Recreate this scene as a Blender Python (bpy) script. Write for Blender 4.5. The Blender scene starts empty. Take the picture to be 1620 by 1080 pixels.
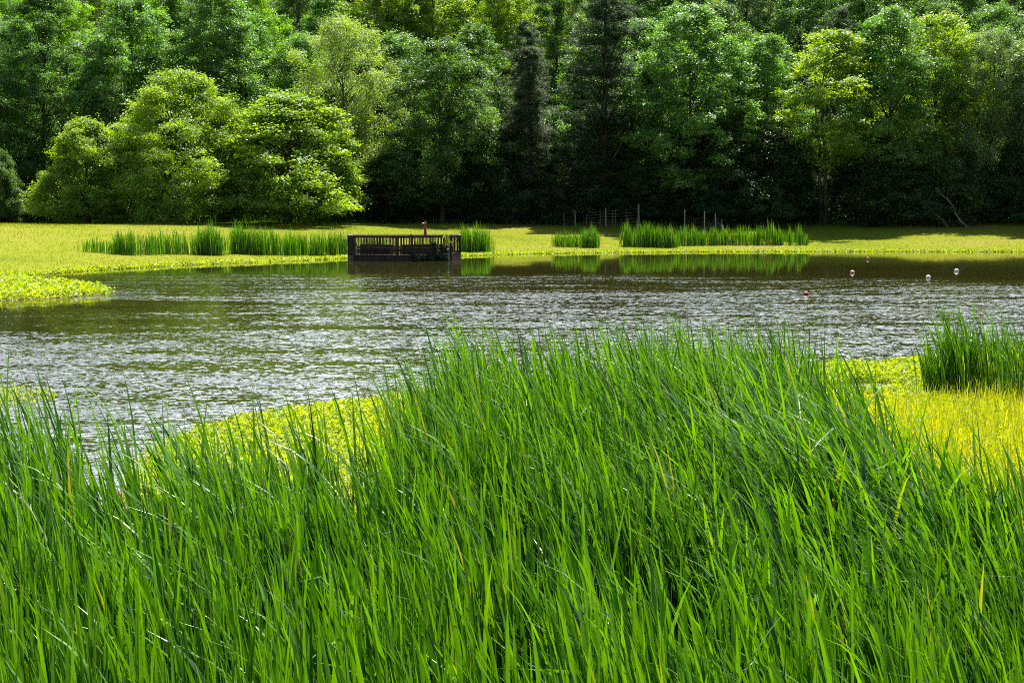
import bpy, math, random
import numpy as np
from mathutils import Vector

R = math.radians
S = bpy.context.scene
COL = S.collection

# ------------------------------------------------------------------ camera
EYE = 2.9
FPX = 2250.0                      # focal length in photo pixels (1620 wide)
PITCH = math.atan(195.0 / FPX)    # horizon lies 195 px above the centre
cam = bpy.data.cameras.new('camera')
cam.lens = 50.0; cam.sensor_width = 36.0; cam.clip_start = 0.05; cam.clip_end = 6000
camo = bpy.data.objects.new('camera', cam); COL.objects.link(camo)
camo.location = (0, 0, EYE); camo.rotation_euler = (math.pi / 2 - PITCH, 0, 0)
S.camera = camo

# ------------------------------------------------------------------ light
SUN_EL, SUN_AZ = 60.0, 24.0       # azimuth: degrees to the right of straight ahead
W = bpy.data.worlds.new('World'); S.world = W; W.use_nodes = True
nt = W.node_tree; nt.nodes.clear()
out = nt.nodes.new('ShaderNodeOutputWorld'); bg = nt.nodes.new('ShaderNodeBackground')
sky = nt.nodes.new('ShaderNodeTexSky'); sky.sky_type = 'NISHITA'; sky.sun_disc = False
sky.sun_elevation = R(SUN_EL); sky.sun_rotation = R(SUN_AZ); sky.air_density = 1.2; sky.dust_density = .6; sky.ozone_density = 2.0
tc = nt.nodes.new('ShaderNodeTexCoord'); mp = nt.nodes.new('ShaderNodeMapping'); mp.inputs['Scale'].default_value = (1, 1, 2.6)
nz = nt.nodes.new('ShaderNodeTexNoise'); nz.inputs['Scale'].default_value = 2.3; nz.inputs['Detail'].default_value = 8; nz.inputs['Roughness'].default_value = .55
cr = nt.nodes.new('ShaderNodeValToRGB'); cr.color_ramp.elements[0].position = .40; cr.color_ramp.elements[1].position = .56
cr.color_ramp.elements[0].color = (.25, .25, .25, 1)
mx = nt.nodes.new('ShaderNodeMix'); mx.data_type = 'RGBA'; mx.inputs[7].default_value = (30.0, 33.0, 38.0, 1)
nt.links.new(tc.outputs['Generated'], mp.inputs[0]); nt.links.new(mp.outputs[0], nz.inputs[0]); nt.links.new(nz.outputs[0], cr.inputs[0])
sx = nt.nodes.new('ShaderNodeSeparateXYZ'); nt.links.new(tc.outputs['Generated'], sx.inputs[0])
# bright cloud shaped to the forward sky only: whitens ripples, leaves tree shade unfilled
fw = nt.nodes.new('ShaderNodeMapRange'); fw.interpolation_type = 'SMOOTHSTEP'; fw.inputs[1].default_value = .05; fw.inputs[2].default_value = .75; nt.links.new(sx.outputs[1], fw.inputs[0])
fm = nt.nodes.new('ShaderNodeMath'); fm.operation = 'MULTIPLY'; nt.links.new(cr.outputs[0], fm.inputs[0]); nt.links.new(fw.outputs[0], fm.inputs[1])
nt.links.new(fm.outputs[0], mx.inputs[0]); nt.links.new(sky.outputs[0], mx.inputs[6]); nt.links.new(mx.outputs[2], bg.inputs[0])
bg.inputs[1].default_value = 0.05
nt.links.new(bg.outputs[0], out.inputs[0])
sl = bpy.data.lights.new('sun', 'SUN'); sl.energy = 5.0; sl.angle = R(.5); sl.color = (1.0, .95, .86)
so = bpy.data.objects.new('sun', sl); COL.objects.link(so)
sd = Vector((math.sin(R(SUN_AZ)) * math.cos(R(SUN_EL)), math.cos(R(SUN_AZ)) * math.cos(R(SUN_EL)), math.sin(R(SUN_EL))))
so.rotation_euler = (-sd).to_track_quat('-Z', 'Y').to_euler()
so.location = sd * 300
S.view_settings.view_transform = 'Standard'; S.view_settings.look = 'None'
S.view_settings.exposure = 1.3; S.view_settings.gamma = 1.0
S.render.engine = 'CYCLES'
cy = S.cycles
cy.max_bounces = 6; cy.diffuse_bounces = 3; cy.glossy_bounces = 3; cy.transmission_bounces = 4; cy.transparent_max_bounces = 4
cy.caustics_reflective = False; cy.caustics_refractive = False; cy.sample_clamp_indirect = 6
cy.use_denoising = False; cy.filter_width = 1.0

# ------------------------------------------------------------------ helpers
def at(px, py, z=0.0):
    """the place where the line of sight through photo pixel (px, py) meets height z"""
    v = Vector(((px - 810) / FPX, (540 - py) / FPX, -1))
    v = camo.rotation_euler.to_matrix() @ v
    t = (z - EYE) / v.z
    return Vector((v.x * t, v.y * t, z))
def xat(px, d):
    return (px - 810) / FPX * d * 0.9963 * (1.0)      # x of photo column px at distance d (eye height)
def zat(py, d):
    return EYE + math.tan(math.atan((540 - py) / FPX) - PITCH) * d

def tag(o, label=None, cat=None, group=None, kind=None):
    if label: o['label'] = label
    if cat: o['category'] = cat
    if group: o['group'] = group
    if kind: o['kind'] = kind
    return o
def empty(name, loc=(0, 0, 0)):
    o = bpy.data.objects.new(name, None); COL.objects.link(o); o.location = loc; o.empty_display_size = .2
    return o
def mesh_obj(name, V, F, mat, parent=None, cols=None, smooth=False, loc=None):
    """V (n,3) array, F (m,k) array or list of faces"""
    me = bpy.data.meshes.new(name)
    V = np.asarray(V, dtype=np.float32)
    if isinstance(F, np.ndarray):
        k = F.shape[1]; m = len(F)
        me.vertices.add(len(V)); me.vertices.foreach_set('co', V.ravel())
        me.loops.add(m * k); me.loops.foreach_set('vertex_index', F.ravel().astype(np.int32))
        me.polygons.add(m); me.polygons.foreach_set('loop_start', np.arange(0, m * k, k, dtype=np.int32))
        me.update(calc_edges=True)
    else:
        me.from_pydata([tuple(map(float, v)) for v in V], [], [tuple(f) for f in F]); me.update()
    if cols is not None:
        a = me.attributes.new('rnd', 'FLOAT', 'POINT'); a.data.foreach_set('value', np.asarray(cols, dtype=np.float32))
    if smooth:
        me.polygons.foreach_set('use_smooth', np.ones(len(me.polygons), dtype=bool))
    me.materials.append(mat)
    o = bpy.data.objects.new(name, me); COL.objects.link(o)
    if parent: o.parent = parent
    if loc is not None: o.location = loc
    return o

class MB:
    """collects boxes and tubes for one mesh"""
    def __init__(s): s.v = []; s.f = []
    def box(s, a, b):
        n = len(s.v); x0, y0, z0 = a; x1, y1, z1 = b
        s.v += [(x0,y0,z0),(x1,y0,z0),(x1,y1,z0),(x0,y1,z0),(x0,y0,z1),(x1,y0,z1),(x1,y1,z1),(x0,y1,z1)]
        s.f += [tuple(n+i for i in q) for q in ((0,3,2,1),(4,5,6,7),(0,1,5,4),(1,2,6,5),(2,3,7,6),(3,0,4,7))]
    def bar(s, p, q, w, h, z0=0, z1=0):
        """box whose long axis runs from p to q; w across, h high, p/q at its centre"""
        p = Vector(p); q = Vector(q); d = (q - p).normalized()
        side = d.cross(Vector((0, 0, 1)))
        if side.length < .01: side = Vector((1, 0, 0))
        side.normalize(); up = side.cross(d).normalized()
        n = len(s.v)
        for c in (p, q):
            for a, b in ((-1,-1),(1,-1),(1,1),(-1,1)):
                s.v.append(tuple(c + side * (a * w / 2) + up * (b * h / 2)))
        s.f += [tuple(n+i for i in g) for g in ((0,3,2,1),(4,5,6,7),(0,1,5,4),(1,2,6,5),(2,3,7,6),(3,0,4,7))]
    def tube(s, pts, rad, sides=7):
        pts = [Vector(p) for p in pts]; n0 = len(s.v); k = len(pts)
        if not hasattr(rad, '__len__'): rad = [rad] * k
        for i, p in enumerate(pts):
            d = (pts[min(i+1, k-1)] - pts[max(i-1, 0)]).normalized()
            a = d.cross(Vector((.31, .9, .1))).normalized(); b = d.cross(a)
            for j in range(sides):
                t = 2 * math.pi * j / sides
                s.v.append(tuple(p + (a * math.cos(t) + b * math.sin(t)) * rad[i]))
        for i in range(k - 1):
            for j in range(sides):
                s.f.append((n0+i*sides+j, n0+i*sides+(j+1)%sides, n0+(i+1)*sides+(j+1)%sides, n0+(i+1)*sides+j))
        s.f.append(tuple(n0+j for j in range(sides))[::-1]); s.f.append(tuple(n0+(k-1)*sides+j for j in range(sides)))
    def build(s, name, mat, parent=None, smooth=False):
        return mesh_obj(name, np.array(s.v), s.f, mat, parent, smooth=smooth)

# ------------------------------------------------------------------ materials
def nm(name):
    m = bpy.data.materials.new(name); m.use_nodes = True; m.node_tree.nodes.clear()
    return m, m.node_tree
def leaf_mat(name, c0, c1, trans=.45, rough=.5, spec=.3, tcol=None, dead=None, obj_var=.0):
    """leaf colour runs c0..c1 with each leaf's own number; light also passes through the leaf"""
    m, t = nm(name); N = t.nodes.new; L = t.links.new
    o = N('ShaderNodeOutputMaterial'); p = N('ShaderNodeBsdfPrincipled'); tr = N('ShaderNodeBsdfTranslucent'); ms = N('ShaderNodeMixShader')
    a = N('ShaderNodeAttribute'); a.attribute_name = 'rnd'
    r = N('ShaderNodeValToRGB'); r.color_ramp.elements[0].color = (*c0, 1); r.color_ramp.elements[1].color = (*c1, 1)
    if dead:
        r.color_ramp.elements[1].position = .985
        e = r.color_ramp.elements.new(.997); e.color = (*dead, 1)
    L(a.outputs['Fac'], r.inputs[0])
    col = r.outputs[0]
    if obj_var:
        oi = N('ShaderNodeObjectInfo'); hs = N('ShaderNodeHueSaturation')
        mr = N('ShaderNodeMapRange'); mr.inputs[3].default_value = 1 - obj_var; mr.inputs[4].default_value = 1 + obj_var
        L(oi.outputs['Random'], mr.inputs[0]); L(mr.outputs[0], hs.inputs['Value']); L(col, hs.inputs['Color']); col = hs.outputs[0]
    L(col, p.inputs['Base Color']); p.inputs['Roughness'].default_value = rough; p.inputs['Specular IOR Level'].default_value = spec
    hs2 = N('ShaderNodeHueSaturation'); hs2.inputs['Saturation'].default_value = 1.1
    tc_ = tcol or (1.22, 1.3, .58)
    mm = N('ShaderNodeMix'); mm.data_type = 'RGBA'; mm.blend_type = 'MULTIPLY'; mm.inputs[0].default_value = 1; mm.clamp_result = False
    mm.inputs[7].default_value = (*tc_, 1)
    L(col, mm.inputs[6]); L(mm.outputs[2], hs2.inputs['Color']); L(hs2.outputs[0], tr.inputs[0])
    ms.inputs[0].default_value = trans
    L(p.outputs[0], ms.inputs[1]); L(tr.outputs[0], ms.inputs[2]); L(ms.outputs[0], o.inputs[0])
    return m
def plain(name, col, col2=None, scale=8, rough=.8, spec=.3, bump=.0, stretch=(1, 1, 1), metal=0):
    m, t = nm(name); N = t.nodes.new; L = t.links.new
    o = N('ShaderNodeOutputMaterial'); p = N('ShaderNodeBsdfPrincipled'); L(p.outputs[0], o.inputs[0])
    tc = N('ShaderNodeTexCoord'); mp = N('ShaderNodeMapping'); mp.inputs['Scale'].default_value = stretch
    n = N('ShaderNodeTexNoise'); n.inputs['Scale'].default_value = scale; n.inputs['Detail'].default_value = 6
    r = N('ShaderNodeValToRGB'); r.color_ramp.elements[0].position = .3; r.color_ramp.elements[1].position = .7
    r.color_ramp.elements[0].color = (*col, 1); r.color_ramp.elements[1].color = (*(col2 or col), 1)
    L(tc.outputs['Object'], mp.inputs[0]); L(mp.outputs[0], n.inputs[0]); L(n.outputs[0], r.inputs[0]); L(r.outputs[0], p.inputs['Base Color'])
    p.inputs['Roughness'].default_value = rough; p.inputs['Specular IOR Level'].default_value = spec; p.inputs['Metallic'].default_value = metal
    if bump:
        b = N('ShaderNodeBump'); b.inputs['Strength'].default_value = bump; L(n.outputs[0], b.inputs['Height']); L(b.outputs[0], p.inputs['Normal'])
    return m

M = {}
M['bark'] = plain('bark', (.045, .038, .03), (.13, .115, .095), 3, .9, .2, .5, (1, 1, .25))
M['barkpale'] = plain('pale_bark', (.16, .15, .13), (.32, .30, .27), 3, .9, .2, .4, (1, 1, .3))
M['wood'] = plain('weathered_wood', (.030, .021, .018), (.095, .066, .055), 6, .9, .1, .3, (1, 1, .3))
M['woodgrey'] = plain('grey_rail_wood', (.16, .13, .12), (.30, .26, .24), 5, .8, .3, .3)
M['post'] = plain('fence_post_wood', (.24, .23, .20), (.42, .40, .36), 6, .9, .2, .3, (1, 1, .2))
M['rust'] = plain('rusty_steel', (.18, .10, .09), (.28, .18, .15), 9, .8, .3)
M['wire'] = plain('wire', (.12, .12, .12), (.22, .22, .22), 9, .6, .3)
M['rustred'] = plain('rust_red_paint', (.28, .045, .02), (.40, .09, .04), 7, .6, .3)
M['pale'] = plain('pale_paint', (.6, .58, .52), (.75, .73, .68), 5, .6, .3)
M['metal'] = plain('grey_metal', (.24, .25, .28), (.34, .35, .38), 5, .5, .4, metal=.4)
M['buoy_red'] = plain('buoy_red', (.42, .02, .03), (.5, .03, .04), 3, .35, .5)
M['buoy_dark'] = plain('buoy_dark_red', (.20, .03, .03), (.30, .05, .04), 3, .45, .5)
M['buoy_pink'] = plain('buoy_pink', (.75, .30, .24), (.85, .50, .42), 3, .45, .5)
M['buoy_white'] = plain('buoy_white', (.78, .72, .58), (.85, .8, .68), 3, .45, .5)

# leaves
M['L_bright'] = leaf_mat('leaf_bright_green', (.10, .21, .035), (.38, .52, .12), .50, .45, .35, (1.4, 1.35, .5))
M['L_mid'] = leaf_mat('leaf_mid_green', (.045, .12, .034), (.22, .36, .12), .48, .45, .35, obj_var=.25)
M['L_yellow'] = leaf_mat('leaf_yellow_green', (.11, .25, .022), (.32, .52, .06), .50, .45, .3)
M['L_willow'] = leaf_mat('leaf_willow_pale', (.18, .26, .08), (.40, .50, .20), .48, .5, .3)
M['L_silver'] = leaf_mat('leaf_grey_green', (.10, .17, .07), (.26, .36, .18), .45, .45, .4)
M['L_dark'] = leaf_mat('leaf_dark_green', (.026, .072, .028), (.075, .14, .05), .38, .45, .35, obj_var=.25)  # on the added young trees this dark green replaces crown shade
M['L_cedar'] = leaf_mat('needle_grey', (.05, .08, .048), (.16, .21, .12), .30, .7, .2, (1.2, 1.15, .7))
M['L_pine'] = leaf_mat('needle_dark', (.025, .06, .028), (.10, .17, .07), .30, .6, .25, (1.2, 1.2, .6))
M['L_shrub'] = leaf_mat('leaf_shrub', (.028, .070, .026), (.10, .17, .055), .38, .45, .35, obj_var=.3)
M['L_pinkish'] = leaf_mat('dry_pink_leaf', (.35, .20, .16), (.55, .38, .33), .3, .7, .2)
M['reed'] = leaf_mat('cattail_leaf', (.005, .042, .010), (.12, .31, .016), .36, .38, .6, (1.6, 1.4, .2), dead=(.26, .27, .12))
M['reedfar'] = leaf_mat('cattail_leaf_far', (.025, .12, .020), (.15, .33, .04), .42, .45, .4, (1.4, 1.25, .35), dead=(.40, .34, .16))
M['mat'] = leaf_mat('floating_leaf', (.18, .29, .015), (.44, .56, .04), .42, .5, .35, (1.35, 1.2, .4), dead=(.30, .16, .08))
M['mat2'] = leaf_mat('bank_herb_leaf', (.26, .35, .02), (.52, .57, .05), .40, .5, .3, (1.3, 1.15, .4), dead=(.32, .18, .10))
M['field'] = leaf_mat('field_grass_blade', (.14, .21, .009), (.30, .345, .016), .38, .8, .0, (1.3, 1.1, .5), dead=(.24, .20, .07))

# ------------------------------------------------------------------ pond outline and terrain
P = lambda x, y: tuple(at(x, y)[:2])
# far shore from the left round to the right, right side, then near shore back to the left
POND = [P(-130, 441), P(20, 438), P(120, 430), P(200, 425), P(300, 419), P(400, 415.5), P(480, 412.5), P(560, 408), P(640, 406),
        P(735, 405), P(830, 402), P(950, 400), P(1100, 398.5), P(1300, 398), P(1500, 398.5), P(1700, 399), P(1850, 400),
        (85, 100), (60, 70), (34, 45), (20, 33), P(1640, 590), P(1500, 583), P(1400, 588), P(1300, 592), P(1200, 600), P(1000, 610),
        P(850, 612), P(690, 630), P(600, 640), P(500, 652), P(400, 666), P(300, 692), P(230, 730), (-4.3, 12.6), (-5, 10.6), (-8, 9.5), (-12, 9),
        (-22, 12), (-30, 22), (-34, 35), (-32, 45), (-26, 48.5), P(-60, 478), P(0, 476), P(60, 474), P(120, 470), P(172, 466),
        P(176, 463), P(150, 456), P(110, 450), P(50, 445), P(-20, 442.5), P(-130, 442.2)]
PA = np.array(POND)
def sdist(X, Y):
    """distance to the shoreline, negative in the water"""
    sh = X.shape; x = X.ravel(); y = Y.ravel()
    best = np.full(x.shape, 1e9); inside = np.zeros(x.shape, bool)
    n = len(PA)
    for i in range(n):
        ax, ay = PA[i]; bx, by = PA[(i+1) % n]
        dx, dy = bx-ax, by-ay; L2 = dx*dx+dy*dy+1e-12
        t = np.clip(((x-ax)*dx+(y-ay)*dy)/L2, 0, 1)
        best = np.minimum(best, np.hypot(x-ax-t*dx, y-ay-t*dy))
        c = ((ay > y) != (by > y)) & (x < (bx-ax)*(y-ay)/((by-ay) if by != ay else 1e-9)+ax)
        inside ^= c
    return np.where(inside, -best, best).reshape(sh)
def sstep(t): t = np.clip(t, 0, 1); return t*t*(3-2*t)
def wav(X, Y, s, seed=0):
    return (np.sin(X/s*1.3+seed)*np.cos(Y/s*1.1+seed*2)+.5*np.sin(X/s*2.9+Y/s*1.7+seed*3)+.25*np.sin(X/s*5.1-Y/s*6.3+seed))/1.75
def height(X, Y):
    X = np.asarray(X, float); Y = np.asarray(Y, float)
    d = sdist(X, Y)
    far = sstep((Y-58)/16.)                                 # the far bank rises into a field, the near one stays low
    up = np.maximum(d, 0)
    zb = 2.35*sstep(up/34.)*.75+2.35*np.clip(up/34., 0, 1)*.25 + .12*wav(X, Y, 9)*np.clip(up/10, 0, 1)
    hill = np.clip(Y-152-6*wav(X, Y, 30, 2), 0, None)
    zb = zb + np.where(hill > 0, hill*.30*sstep(hill/40.), 0)*(1-.62*sstep((Y-300)/300.)) + .35*sstep((X-10)/30.)*sstep((Y-135)/10.)
    zn = .05*np.clip(up/1.5, 0, 1)+.05*wav(X, Y, 1.7)*np.clip(up, 0, 1) + .9*sstep((4.5-Y)/4.)
    side = sstep((np.abs(X)-40)/60.)*2.0*sstep(up/30)
    z = np.where(d < 0, -np.minimum(1.3, -d*.28)-.02, .015+far*zb+(1-far)*(zn+side))
    # the small pool in the mat on the near right bank
    px_, py_ = at(1402, 620)[:2]
    e = ((X-px_)/1.35)**2+((Y-py_)/1.5)**2+.5*wav(X, Y, .45, 3)
    return np.where(e < 1.5, z-.16*sstep((1.5-e)/.8), z)

def axis(lo, hi, c0, c1, fine, k):
    """coordinates: spacing 'fine' between c0 and c1, growing outside"""
    a = list(np.arange(c0, c1, fine)); s = fine; v = a[-1]
    while v < hi: s *= k; v += s; a.append(v)
    s = fine; v = c0; b = []
    while v > lo: s *= k; v -= s; b.append(v)
    return np.array(b[::-1]+a)
gx = axis(-1500, 1500, -60, 60, .4, 1.12); gy = axis(-300, 3000, -2, 165, .4, 1.08)
GX, GY = np.meshgrid(gx, gy)
GZ = height(GX, GY)
nx, ny = len(gx), len(gy)
idx = np.arange(nx*ny).reshape(ny, nx)
F = np.stack([idx[:-1, :-1], idx[:-1, 1:], idx[1:, 1:], idx[1:, :-1]], -1).reshape(-1, 4)
gm, t = nm('ground'); N = t.nodes.new; L = t.links.new
o = N('ShaderNodeOutputMaterial'); p = N('ShaderNodeBsdfPrincipled'); L(p.outputs[0], o.inputs[0]); p.inputs['Roughness'].default_value = .9; p.inputs['Specular IOR Level'].default_value = .0
tc = N('ShaderNodeTexCoord')
def noise(scale, det=5, st=None):
    n = N('ShaderNodeTexNoise'); n.inputs['Scale'].default_value = scale; n.inputs['Detail'].default_value = det
    if st:
        q = N('ShaderNodeMapping'); q.inputs['Scale'].default_value = st; L(tc.outputs['Object'], q.inputs[0]); L(q.outputs[0], n.inputs[0])
    else: L(tc.outputs['Object'], n.inputs[0])
    return n
def ramp(inp, stops):
    r = N('ShaderNodeValToRGB'); e = r.color_ramp.elements
    e[0].position, e[0].color = stops[0][0], (*stops[0][1], 1); e[1].position, e[1].color = stops[-1][0], (*stops[-1][1], 1)
    for s_, c_ in stops[1:-1]:
        q = e.new(s_); q.color = (*c_, 1)
    L(inp, r.inputs[0]); return r.outputs[0]
def mixc(f, a, b):
    q = N('ShaderNodeMix'); q.data_type = 'RGBA'; L(f, q.inputs[0]); L(a, q.inputs[6]); L(b, q.inputs[7]); return q.outputs[2]
g1 = ramp(noise(.11, 6).outputs[0], [(.30, (.10, .14, .014)), (.48, (.16, .185, .016)), (.60, (.20, .195, .03)), (.72, (.22, .175, .06))])
g2 = ramp(noise(3.0, 8).outputs[0], [(.35, (.10, .14, .014)), (.6, (.22, .23, .03))])
q = N('ShaderNodeMix'); q.data_type = 'RGBA'; q.inputs[0].default_value = .4; L(g1, q.inputs[6]); L(g2, q.inputs[7]); grass_c = q.outputs[2]
mud = ramp(noise(5, 8).outputs[0], [(.35, (.07, .05, .03)), (.6, (.20, .15, .10)), (.75, (.3, .24, .18))])
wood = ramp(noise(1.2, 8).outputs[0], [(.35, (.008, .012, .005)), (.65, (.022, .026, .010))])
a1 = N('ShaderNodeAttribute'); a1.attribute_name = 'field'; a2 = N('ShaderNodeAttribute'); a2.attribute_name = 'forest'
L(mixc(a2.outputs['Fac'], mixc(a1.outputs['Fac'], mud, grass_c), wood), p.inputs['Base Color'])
bp = N('ShaderNodeBump'); bp.inputs['Strength'].default_value = .5; bp.inputs['Distance'].default_value = .1; L(noise(9, 8).outputs[0], bp.inputs['Height']); L(bp.outputs[0], p.inputs['Normal'])
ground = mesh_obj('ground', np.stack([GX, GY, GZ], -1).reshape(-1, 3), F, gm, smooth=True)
D = sdist(GX, GY)
fld = np.where(GY > 45, sstep((D-.15)/.7), 0.0)
a = ground.data.attributes.new('field', 'FLOAT', 'POINT'); a.data.foreach_set('value', fld.ravel().astype(np.float32))
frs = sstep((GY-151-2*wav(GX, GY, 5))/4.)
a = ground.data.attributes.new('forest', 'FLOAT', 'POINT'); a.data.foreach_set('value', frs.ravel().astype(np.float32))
tag(ground, kind='structure')

# ------------------------------------------------------------------ water
RIPPLE = 1.0                      # slope of the ripples where the wind ruffles the pond
wm, t = nm('pond_water'); N = t.nodes.new; L = t.links.new
o = N('ShaderNodeOutputMaterial'); p = N('ShaderNodeBsdfPrincipled'); L(p.outputs[0], o.inputs[0])
p.inputs['Base Color'].default_value = (.028, .028, .005, 1); p.inputs['Roughness'].default_value = .03; p.inputs['IOR'].default_value = 1.333
tc = N('ShaderNodeTexCoord')
def math_(op, a, b=None, c=None, clamp=False):
    q = N('ShaderNodeMath'); q.operation = op; q.use_clamp = clamp
    for i, v in enumerate((a, b, c)):
        if v is None: continue
        if isinstance(v, (int, float)): q.inputs[i].default_value = v
        else: L(v, q.inputs[i])
    return q.outputs[0]
n1 = noise(6.8, 2, (.85, 1.15, 1)); n2 = noise(18.0, 2, (.9, 1.1, 1)); n3 = noise(1.8, 1, (.7, 1.2, 1))
def vm(op, a_, b_, sc=None):
    q = N('ShaderNodeVectorMath'); q.operation = op
    for i, v in enumerate((a_, b_)):
        if v is None: continue
        if isinstance(v, tuple): q.inputs[i].default_value = v
        else: L(v, q.inputs[i])
    if sc is not None:
        if isinstance(sc, (int, float)): q.inputs['Scale'].default_value = sc
        else: L(sc, q.inputs['Scale'])
    return q.outputs[0]
half = (.5, .5, .5)
slope = vm('ADD', vm('SCALE', vm('SUBTRACT', n1.outputs['Color'], half), None, 1.0), vm('ADD', vm('SCALE', vm('SUBTRACT', n2.outputs['Color'], half), None, .55), vm('SCALE', vm('SUBTRACT', n3.outputs['Color'], half), None, .35)))
# wind ruffles the open middle; the lee under the far bank and the cove on the left stay calm
sep = N('ShaderNodeSeparateXYZ'); L(tc.outputs['Object'], sep.inputs[0])
nb = noise(.05, 4, (.5, 1.6, 1)); nb2 = noise(.35, 3, (.35, 1.8, 1))
yy = math_('ADD', sep.outputs[1], math_('MULTIPLY', math_('SUBTRACT', nb.outputs[0], .5), 70.0))
mr = N('ShaderNodeMapRange'); mr.interpolation_type = 'SMOOTHSTEP'; mr.inputs[1].default_value = 48; mr.inputs[2].default_value = 84; mr.inputs[3].default_value = 1; mr.inputs[4].default_value = .07
L(yy, mr.inputs[0])
# calm tongue from the left cove towards the middle: distance from a line
cx = math_('ADD', sep.outputs[0], math_('MULTIPLY', math_('SUBTRACT', nb2.outputs[0], .5), 9.0))
dy_ = math_('ABSOLUTE', math_('SUBTRACT', sep.outputs[1], math_('ADD', 40.0, math_('MULTIPLY', cx, -.25))))
m2 = N('ShaderNodeMapRange'); m2.interpolation_type = 'SMOOTHSTEP'; m2.inputs[1].default_value = 5.5; m2.inputs[2].default_value = 10; m2.inputs[3].default_value = 0; m2.inputs[4].default_value = 1; L(dy_, m2.inputs[0])
m3 = N('ShaderNodeMapRange'); m3.interpolation_type = 'SMOOTHSTEP'; m3.inputs[1].default_value = -13; m3.inputs[2].default_value = 0; m3.inputs[3].default_value = 0; m3.inputs[4].default_value = 1; L(cx, m3.inputs[0])
calm = math_('MAXIMUM', m2.outputs[0], m3.outputs[0]); lee = math_('MULTIPLY', mr.outputs[0], math_('POWER', mr.outputs[0], .6))
calm = math_('ADD', math_('MULTIPLY', calm, .78), .22)
gust = N('ShaderNodeMapRange'); gust.inputs[1].default_value = .35; gust.inputs[2].default_value = .6; gust.inputs[3].default_value = .32; gust.inputs[4].default_value = 1.1; L(nb2.outputs[0], gust.inputs[0])
st = math_('ADD', math_('MULTIPLY', math_('MULTIPLY', lee, calm), gust.outputs[0]), .02)
ss = N('ShaderNodeSeparateXYZ'); L(slope, ss.inputs[0]); cs = N('ShaderNodeCombineXYZ')
# wind waves run towards the near bank: their near faces are the steep ones
L(ss.outputs[0], cs.inputs[0]); L(math_('SUBTRACT', math_('MULTIPLY', ss.outputs[1], .5), math_('MULTIPLY', math_('ABSOLUTE', ss.outputs[1]), .78)), cs.inputs[1])
sl_ = vm('SCALE', cs.outputs[0], None, math_('MULTIPLY', st, RIPPLE))
L(vm('NORMALIZE', vm('ADD', sl_, (0, 0, 1)), None), p.inputs['Normal'])
wx = np.array([-140, 140.]); wy = np.array([-3, 160.])
water = mesh_obj('water', np.array([(-120, 3.2, 0), (140, 3.2, 0), (140, 126, 0), (-120, 126, 0)], float), np.array([[0, 1, 2, 3]]), wm)
tag(water, kind='structure')

# ------------------------------------------------------------------ scattered leaves and blades
def rot_basis(n, rng):
    """two random unit vectors perpendicular to n"""
    r = rng.normal(size=n.shape); a = np.cross(n, r); a /= np.linalg.norm(a, axis=1, keepdims=True)+1e-9
    return a, np.cross(n, a)
def leaf_quads(c, n, ln, wd, rng, axis_=None, fold=.18):
    """folded diamond leaves at c (k,3) with normal n; ln, wd arrays"""
    a, b = rot_basis(n, rng)
    if axis_ is not None:
        a = axis_-n*np.sum(axis_*n, 1, keepdims=True); a /= np.linalg.norm(a, axis=1, keepdims=True)+1e-9; b = np.cross(n, a)
    ln = ln[:, None]; wd = wd[:, None]
    v0 = c-a*ln*.5; v2 = c+a*ln*.5-n*ln*fold*.6; v1 = c-a*ln*.06+b*wd*.5+n*ln*fold*.5; v3 = c-a*ln*.06-b*wd*.5+n*ln*fold*.5
    V = np.stack([v0, v1, v2, v3], 1).reshape(-1, 3)
    F = np.arange(len(V)).reshape(-1, 4)
    return V, F
def unit(v): return v/(np.linalg.norm(v, axis=-1, keepdims=True)+1e-9)

def blades(root, length, az, th0, th1, width, rng, seg=7, power=1.7, vee=True, kink=.03):
    """cattail leaves: root (n,3); lean az; angle from the vertical th0 at the foot, th1 at the tip"""
    n = len(root)
    t = np.linspace(0, 1, seg+1)
    kk = rng.random(n) < kink; kt = rng.uniform(.45, .8, n); ka = rng.uniform(.7, 1.5, n)
    pos = [root.copy()]; dirs = []
    cur = root.copy()
    for i in range(seg+1):
        th = th0+(th1-th0)*t[i]**power+np.where(kk & (t[i] > kt), ka, 0)
        d = np.stack([np.sin(th)*np.cos(az), np.sin(th)*np.sin(az), np.cos(th)], 1); dirs.append(d)
        if i < seg:
            cur = cur+d*(length/seg)[:, None]; pos.append(cur)
    phi = rng.uniform(0, math.pi, n); tw = rng.normal(0, .7, n)
    cp = th1 > .75; phi = np.where(cp, az+math.pi/2+rng.normal(0, .3, n), phi); tw = np.where(cp, tw*.35, tw)
    Vs = []
    for i in range(seg+1):
        d = dirs[i]; ph = phi+tw*t[i]
        h_ = np.stack([np.cos(ph), np.sin(ph), np.zeros(n)], 1)
        s = unit(h_-d*np.sum(h_*d, 1, keepdims=True))
        w = width*(.75+.25*min(1, t[i]*4))*(1-max(0, (t[i]-.5)/.5)**2.2)
        w = np.maximum(w, .0008)[:, None]
        nn = np.cross(s, d)
        if vee: Vs.append(np.stack([pos[i]-s*w/2, pos[i]-nn*w*.12, pos[i]+s*w/2], 1))
        else: Vs.append(np.stack([pos[i]-s*w/2, pos[i]+s*w/2], 1))
    k = 3 if vee else 2
    V = np.stack(Vs, 1).reshape(n, (seg+1)*k, 3)
    f = []
    for i in range(seg):
        for j in range(k-1):
            f.append((i*k+j, i*k+j+1, (i+1)*k+j+1, (i+1)*k+j))
    f = np.array(f); F = (np.arange(n)[:, None, None]*(seg+1)*k+f[None]).reshape(-1, 4)
    c = rng.random(n)
    return V.reshape(-1, 3), F, np.repeat(c, (seg+1)*k)

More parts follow.
